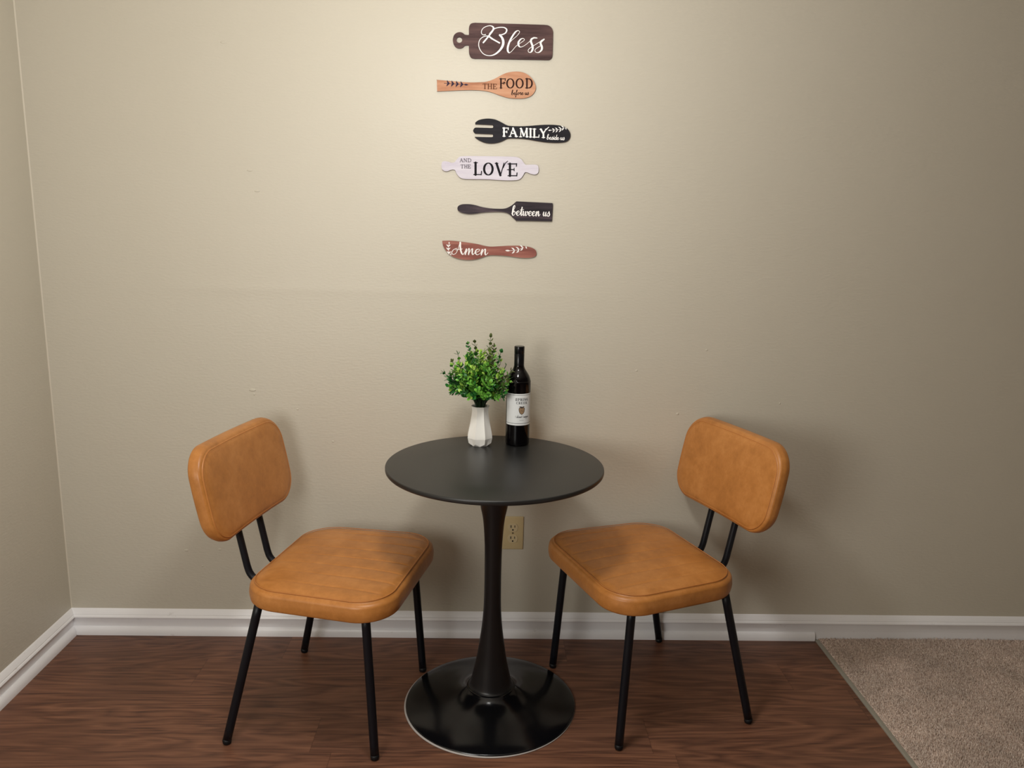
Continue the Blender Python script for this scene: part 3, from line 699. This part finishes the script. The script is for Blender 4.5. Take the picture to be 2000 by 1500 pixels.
def make_chair(rz, loc, label):
    r = tag(empty('dining_chair', loc, rz), label, 'chair', 'tan leather chairs at the round table')
    V, Fc, nr, n = cushion(SA, SB, SRC, STH, SZT, .008, .016, seat_top, .012, .010, 44, 80, 84)
    V = [(x+.0268*0+.0268, y*(1+.0386*x/SA), z+.002*x) for x, y, z in V]
    me = fix_normals(pymesh('seat', V, Fc)); seat = link('seat', me, [M['leather'], M['underside']], r); me.polygons[-1].material_index = 1
    # stitched welt following the top edge of the seat
    P = outline(SA-.0125, SB-.0125, SRC-.0075, 40, 40); ring = [(x+.0268, y*(1+.0386*x/SA), SZT-.0092+.002*x) for x, y in P]
    VV, FF = closed_tube(ring, .0011, 6); link('welt', pymesh('welt', VV, FF), M['stitch'], seat)
    # backrest, built lying down and stood up: local (u, v, w) -> (forward, sideways, up)
    V, Fc, nr, n = cushion(BH, BW, BRC, BT, BT/2, .004, .013, back_top, .012, .009)
    def up(u, v, w_):
        sg = u/BH; vv = v*(1+.034*(1-sg*sg)); X = w_+BCUR*(v/BW)**2; Z = u
        return (BXB+X-BTILT*Z, vv, BZB+Z)
    me = fix_normals(pymesh('backrest', [up(*p) for p in V], Fc)); back = link('backrest', me, M['leather'], r)
    P = outline(BH-.0105, BW-.0105, BRC-.006, 40, 40); VV, FF = closed_tube([up(x, y, BT/2-.0072) for x, y in P], .0010, 6); link('welt', pymesh('welt', VV, FF), M['stitch'], back)
    P = outline(BH-.004, BW-.004, BRC-.003, 40, 40); VV, FF = closed_tube([up(x, y, -BT/2+.006) for x, y in P], .0022, 6); link('piping', pymesh('piping', VV, FF), M['underside'], back)
    # legs
    R_ = .0115; zt = SZT-STH+.001
    for xf, yf, xt, yt in ((.1848, .2133, .160, .200), (.1848, -.2133, .160, -.200), (-.2214, .2372, -.129, .206), (-.2214, -.2372, -.129, -.206)):
        a, b = Vector((xf, yf, .012)), Vector((xt, yt, zt+.004))
        V, Fc = tube([b.lerp(a, i/12) for i in range(13)], R_, 18); leg = link('leg', pymesh('leg', V, Fc), M['black_tube'], r)
        q = (a-b).normalized(); V, Fc = tube([a-q*.004, a+q*.003, Vector((xf, yf, .0055))+q*.0, Vector((xf, yf, .002)), Vector((xf, yf, 0))], [R_*1.01, R_*1.02, R_*1.0, R_*.88, R_*.6], 18)
        link('foot_cap', pymesh('foot_cap', V, Fc), M['rubber'], leg)
    # frame under the seat
    P = outline(.143, .188, .04, 8, 6); VV, FF = closed_tube([(x+.015, y*(1-.02*x/.14), zt-.006) for x, y in P], .0075, 10)
    link('seat_frame', pymesh('seat_frame', VV, FF), M['black_tube'], r)
    for s in (1, -1):
        y = s*.058
        path = catmull([(-.10, y, zt-.008), (-.16, y, zt-.008), (-.200, y, zt-.007), (-.221, y, zt-.001), (-.234, y, zt+.013), (-.2405, y, zt+.030), (-.2455, y, zt+.052), (-.2655, y, .542), (BXB-.004, y, .60), (BXB-.006, y, .665)], False, 6)
        V, Fc = tube(path, .0098, 16); link('back_post', pymesh('back_post', V, Fc), M['black_tube'], r)
    return r
def closed_tube(P, rad, n):
    P = [Vector(p) for p in P]; N = len(P); V = []; Fc = []
    for i in range(N):
        t = (P[(i+1) % N]-P[i-1]); t = t.normalized() if t.length > 1e-9 else Vector((1, 0, 0))
        up = Vector((0, 0, 1)) if abs(t.z) < .95 else Vector((1, 0, 0)); a = t.cross(up).normalized(); b = a.cross(t)
        for k in range(n):
            g_ = 2*PI*k/n; V.append(tuple(P[i]+(a*math.cos(g_)+b*math.sin(g_))*rad))
    for i in range(N):
        for k in range(n): Fc.append((i*n+k, i*n+(k+1) % n, ((i+1) % N)*n+(k+1) % n, ((i+1) % N)*n+k))
    return V, Fc
ch = make_chair(-.20977, (-.40794, -.38907, 0), 'tan leather dining chair on the left of the round table, facing right')
def copy_tree(o, parent=None):
    c = o.copy(); COL.objects.link(c)
    if parent: c.parent = parent
    for k in list(o.children): copy_tree(k, c)
    return c
c2 = copy_tree(ch); c2.location = (.47518, -.32598, 0); c2.rotation_euler = (0, 0, 3.49785)
c2['label'] = 'tan leather dining chair on the right of the round table, facing left'

# ------------------------------------------------------------------ vase and greenery
VX, VY = -.0149, -.187
def vase():
    r = tag(empty('vase', (VX, VY, TZ)), 'small white fluted ceramic vase on the black tabletop holding greenery', 'vase')
    n = 8; off = -PI/2+math.radians(2)
    prof = [tuple(p) for p in catmull([(.119, .0280, .97), (.1165, .0273, .95), (.112, .0265, .91), (.104, .0260, .90), (.09, .0274, .885), (.07, .0310, .88), (.05, .0352, .88), (.033, .0386, .885), (.024, .0394, .89)], False, 4)]
    V = []; Fc = []
    def ring(z, rr, dep):
        for i in range(2*n):
            a = off+PI*i/n; q = rr*(dep if i % 2 == 0 else 1.0); V.append((q*math.cos(a), q*math.sin(a), z))
    for p in prof: ring(*p)
    N = 2*n
    # zigzag ring: valley corners stop higher than the ridge tips
    for i in range(N):
        a = off+PI*i/n
        V.append((.0336*math.cos(a), .0336*math.sin(a), .0215) if i % 2 == 0 else (.0362*math.cos(a), .0362*math.sin(a), .0085))
    k = len(prof)+1
    for j in range(k-1):
        for i in range(N): Fc.append((j*N+i, j*N+(i+1) % N, (j+1)*N+(i+1) % N, (j+1)*N+i))
    b0 = len(V)
    for i in range(n):
        a = off+2*PI*i/n; V.append((.0275*math.cos(a), .0275*math.sin(a), 0))
    z0 = (k-1)*N
    for i in range(n):
        v0 = z0+2*i; t1 = z0+(2*i+1) % N; t0 = z0+(2*i-1) % N; b = b0+i; bn = b0+(i+1) % n
        Fc.append((t0, v0, b)); Fc.append((v0, t1, b)); Fc.append((t1, bn, b))
    Fc.append(tuple(b0+i for i in range(n)))
    # inside
    rim = 0; ib = len(V)
    for z, rr in ((.1192, .0248), (.110, .0200), (.06, .021), (.025, .022)):
        for i in range(N):
            a = off+PI*i/n; V.append((rr*math.cos(a), rr*math.sin(a), z))
    for i in range(N): Fc.append((i, ib+i, ib+(i+1) % N, (i+1) % N))
    for j in range(3):
        for i in range(N): Fc.append((ib+j*N+i, ib+(j+1)*N+i, ib+(j+1)*N+(i+1) % N, ib+j*N+(i+1) % N))
    Fc.append(tuple(ib+3*N+i for i in range(N)))
    me = fix_normals(pymesh('body', V, Fc, True)); o = link('body', me, M['ceramic'], r); edge_split(o, 17)
vase()
def greenery():
    rng = random.Random(11)
    r = tag(empty('greenery_bouquet', (VX, VY, TZ+.03)), 'bushy artificial green foliage bouquet standing in the white vase', 'artificial plant')
    # target tips of the sprigs relative to the mouth of the vase: (sideways, depth, up)
    tips = []
    for i in range(124):
        th = rng.uniform(0, 2*PI); ph = math.acos(1-rng.random()**.8*1.36)
        R_ = .108*(rng.uniform(.45, 1.05) if i % 3 == 0 else rng.uniform(.86, 1.08))
        tips.append((R_*.86*math.sin(ph)*math.cos(th), R_*.80*math.sin(ph)*math.sin(th), .072+R_*math.cos(ph)*.95))
    n_in = len(tips)
    tips += [(.028, -.01, .216), (-.040, 0, .192), (-.02, .02, .194), (.06, .0, .168), (-.112, -.01, .103), (-.085, -.02, .140), (-.086, -.01, .040), (.092, -.045, .118), (.086, -.055, .085), (.038, .02, .182), (-.07, 0, .160)]
    base_z = .0890
    for i, tip in enumerate(tips):
        a = rng.uniform(0, 2*PI); m0 = Vector((.013*math.cos(a), .013*math.sin(a), base_z-.03))
        m1 = Vector((.5*m0.x+.13*tip[0], .5*m0.y+.13*tip[1], base_z+.012)); T = Vector((tip[0], tip[1], base_z+tip[2]))
        mid = m1.lerp(T, .5)+Vector((tip[0]*.10, tip[1]*.10, .012 if tip[2] < .12 else .004))
        path = [Vector(p) for p in catmull([m0*.6, m1, mid, T], False, 9)]
        V, Fc = tube(path, [.0012]*10+[.0009]*10+[.0006]*(len(path)-20), 5); mi = [0]*len(Fc)
        d = rng.random(); kind = 1
        upness = (tip[2])/.2+rng.uniform(-.3, .3)
        main = 3 if upness > .76 else (2 if upness > .36 else 1)
        if i >= n_in: main = 4 if rng.random() < .55 else 1
        L = sum((path[k+1]-path[k]).length for k in range(len(path)-1)); s = 0; side = rng.uniform(0, PI)
        nxt = L*(.30 if i < n_in else .45)
        for k in range(len(path)-1):
            seg = (path[k+1]-path[k]); s += seg.length
            if (s < nxt or path[k].z < base_z+.030) and k < len(path)-2: continue
            nxt = s+rng.uniform(.0060, .0085)
            t = seg.normalized(); side += PI/2+rng.uniform(-.4, .4)
            ax = t.orthogonal().normalized(); ax = Matrix.Rotation(side, 3, t) @ ax
            for sg in (1, -1, 0):
                if sg == 0 and k < len(path)-2: continue
                dirn = (t*.75+ax*sg*rng.uniform(.8, 1.15)+Vector((0, 0, .12))).normalized() if sg else t
                wid = t.cross(ax).normalized(); wid = (wid-dirn*wid.dot(dirn)).normalized(); nn = dirn.cross(wid)
                ln = rng.uniform(.0135, .0205)*(1 if s < L*.85 else .75); wd = ln*rng.uniform(.27, .37); b = len(V); p = path[k]
                e_ = p+dirn*ln
                if math.hypot(e_.x-.1127, e_.y-.015) < .050 or math.hypot(p.x-.1127, p.y-.015) < .046: continue
                for (u, v_, h) in ((0, 0, 0), (.16, .55, .03), (.16, -.55, .03), (.40, 1.0, .05), (.40, -1.0, .05), (.66, .98, .03), (.66, -.98, .03), (.87, .60, -.03), (.87, -.60, -.03), (1, 0, -.10), (.18, 0, -.02), (.42, 0, -.04), (.68, 0, -.06), (.88, 0, -.08)):
                    V.append(tuple(p+dirn*u*ln+wid*v_*wd+nn*h*ln))
                c = main if rng.random() < .72 else rng.choice((1, 1, 2, 2, 3))
                for f in ((0, 10, 1), (0, 2, 10), (10, 11, 3, 1), (10, 2, 4, 11), (11, 12, 5, 3), (11, 4, 6, 12), (12, 13, 7, 5), (12, 6, 8, 13), (13, 9, 7), (13, 8, 9)): Fc.append(tuple(b+q for q in f)); mi.append(c)
        me = pymesh('sprig', V, Fc, True, mi)
        link('sprig', me, [M['stem'], M['leaf_dark'], M['leaf_mid'], M['leaf_lime'], M['leaf_olive']], r)
greenery()

# ------------------------------------------------------------------ wine bottle
def bottle():
    r = tag(empty('wine_bottle', (.0978, -.172, TZ)), 'dark red wine bottle with white paper label beside the vase', 'bottle')
    RBt = .0362
    def L(name, prof, mat, n=72, split=None):
        V, Fc = lathe(prof, n); o = link(name, fix_normals(pymesh(name, V, Fc)), mat, r)
        if split: edge_split(o, split)
        return o
    body = smooth_prof([(RBt, .006), (RBt, .10), (RBt, .185), (.0352, .196), (.0318, .208), (.0252, .2195), (.0188, .229), (.0156, .2375), (.0146, .247), (.0144, .262), (.0143, .28)], 6)
    L('body', [(0, .004), (.026, .0), (.0325, 0), (.0352, .002)]+body+[(0, .28)], M['glass_dark'])
    L('screw_cap', [(.0146, .240), (.0150, .2405), (.0150, .2745), (.0146, .2752), (.0146, .2762), (.0151, .2772), (.0152, .2945), (.0147, .2968), (.0135, .2978), (0, .2978)], M['cap'], 64, 30)
    # paper label wrapped round the front, turned to the right
    a_mid = -PI/2+math.radians(16); half = math.radians(84); z0, z1 = .0655, .1610; rl = RBt+.00025
    def cyl(u, v, lift=0):                                # u metres along the arc from the label's middle, v height above its foot
        a = a_mid+u/rl; return ((rl+lift)*math.cos(a), (rl+lift)*math.sin(a), z0+v)
    V = []; Fc = []; N = 48; Wl = half*rl
    for i in range(N+1):
        u = -Wl+2*Wl*i/N; V.append(cyl(u, 0)); V.append(cyl(u, z1-z0))
    for i in range(N): Fc.append((2*i, 2*i+2, 2*i+3, 2*i+1))
    lab = link('label', pymesh('label', V, Fc), M['label'], r)
    lab['label'] = 'white paper label with dark printing'
    H = z1-z0
    def ink(strokes, mat, name, lift=.00015):
        V = []; Fc = []
        for pts, wd in strokes:
            P = [np.array(p, float) for p in pts]
            if len(P) == 2:
                P = [P[0]+(P[1]-P[0])*t for t in np.linspace(0, 1, max(2, int(np.hypot(*(P[1]-P[0]))/.002)+1))]
                if isinstance(wd, (list, tuple)): wd = list(np.linspace(wd[0], wd[-1], len(P)))
            ribbon(P, wd, V, Fc)
        me = pymesh(name, [cyl(u, H-v, lift) for u, v in V], Fc, False)      # v measured down from the top of the label
        return link(name, fix_out(me), mat, lab)
    def fix_out(me):
        s = sum((p.normal.x*p.center.x+p.normal.y*p.center.y)*p.area for p in me.polygons)
        if s < 0: me.flip_normals()
        return me
    mm = .001
    def word(txt, cx, yt, h, wch, gap, **kw):
        tot = sum(wch*(.5 if c == 'I' else 1) for c in txt)+gap*(len(txt)-1); x = cx-tot/2; out = []
        for c in txt:
            ww = wch*(.5 if c == 'I' else 1); out += cap_letter(c, x, x+ww, yt, yt+h, **kw); x += ww+gap
        return out
    kw = dict(k=.24, n=.11, s=.09)
    ink(word('SPRING', 0, 13.5*mm, 7.2*mm, 5.4*mm, 2.0*mm, **kw)+word('CREEK', 0, 24.0*mm, 6.4*mm, 5.2*mm, 1.9*mm, **kw), M['ink'], 'title_lettering')
    ink([([(-Wl*.98, 4*mm), (Wl*.98, 4*mm)], .9*mm)], M['ink'], 'border_line'); ink([([(-Wl*.98, H-6*mm), (Wl*.98, H-6*mm)], 1.1*mm)], M['ink'], 'border_line')
    ink(script('abernet', -15.0*mm, 72*mm, 3.6*mm, width=15*mm, thin=.2, thick=.34)+cap_letter('C', -19*mm, -15.2*mm, 66.4*mm, 72*mm, k=.14, n=.08)+
        script('auvignon', 6.6*mm, 72*mm, 3.6*mm, width=16*mm, thin=.2, thick=.34)+cap_letter('S', 2.2*mm, 6.0*mm, 66.4*mm, 72*mm, k=.14, n=.08), M['ink_grey'], 'variety_lettering')
    ink([([(-6*mm, 79.5*mm), (6*mm, 79.5*mm)], .9*mm)], M['ink_grey'], 'fine_print')
    # small crest: tan shield with dark leaves at its top and rim
    sh = [(-8, 43), (-8.4, 49), (-6.5, 56), (-3.2, 60), (0, 61.6), (3.2, 60), (6.5, 56), (8.4, 49), (8, 43), (4, 41.6), (0, 42.4), (-4, 41.6)]
    P = catmull(sh, True, 5)
    NP = len(P); me = pymesh('crest', [cyl(0, H-51*mm, .00012)]+[cyl(u*mm*t, H-(51+(v-51)*t)*mm, .00012) for t in (.17, .33, .5, .67, .83, 1) for u, v in P], [(0, 1+k, 1+(k+1) % NP) for k in range(NP)]+[(1+q*NP+k, 1+(q+1)*NP+k, 1+(q+1)*NP+(k+1) % NP, 1+q*NP+(k+1) % NP) for q in range(5) for k in range(NP)], False); link('crest', fix_out(me), M['crest_tan'], lab)
    rim_ = [(np.array(p)*mm) for p in P]+[np.array(P[0])*mm]
    lv = [leaf_stroke((0, 43*mm), (-9*mm, 39*mm), 3.4*mm, .2), leaf_stroke((0, 43*mm), (9*mm, 39*mm), 3.4*mm, -.2), leaf_stroke((0, 43*mm), (-3*mm, 37*mm), 2.2*mm, .1), leaf_stroke((0, 43*mm), (4*mm, 37*mm), 2.2*mm, .1)]
    ink([(rim_, 1.5*mm)]+lv+[([(-3*mm, 52*mm), (-1*mm, 49*mm), (1.5*mm, 53*mm), (4*mm, 51*mm)], .9*mm)], M['crest_brown'], 'crest_outline', .0002)
bottle()
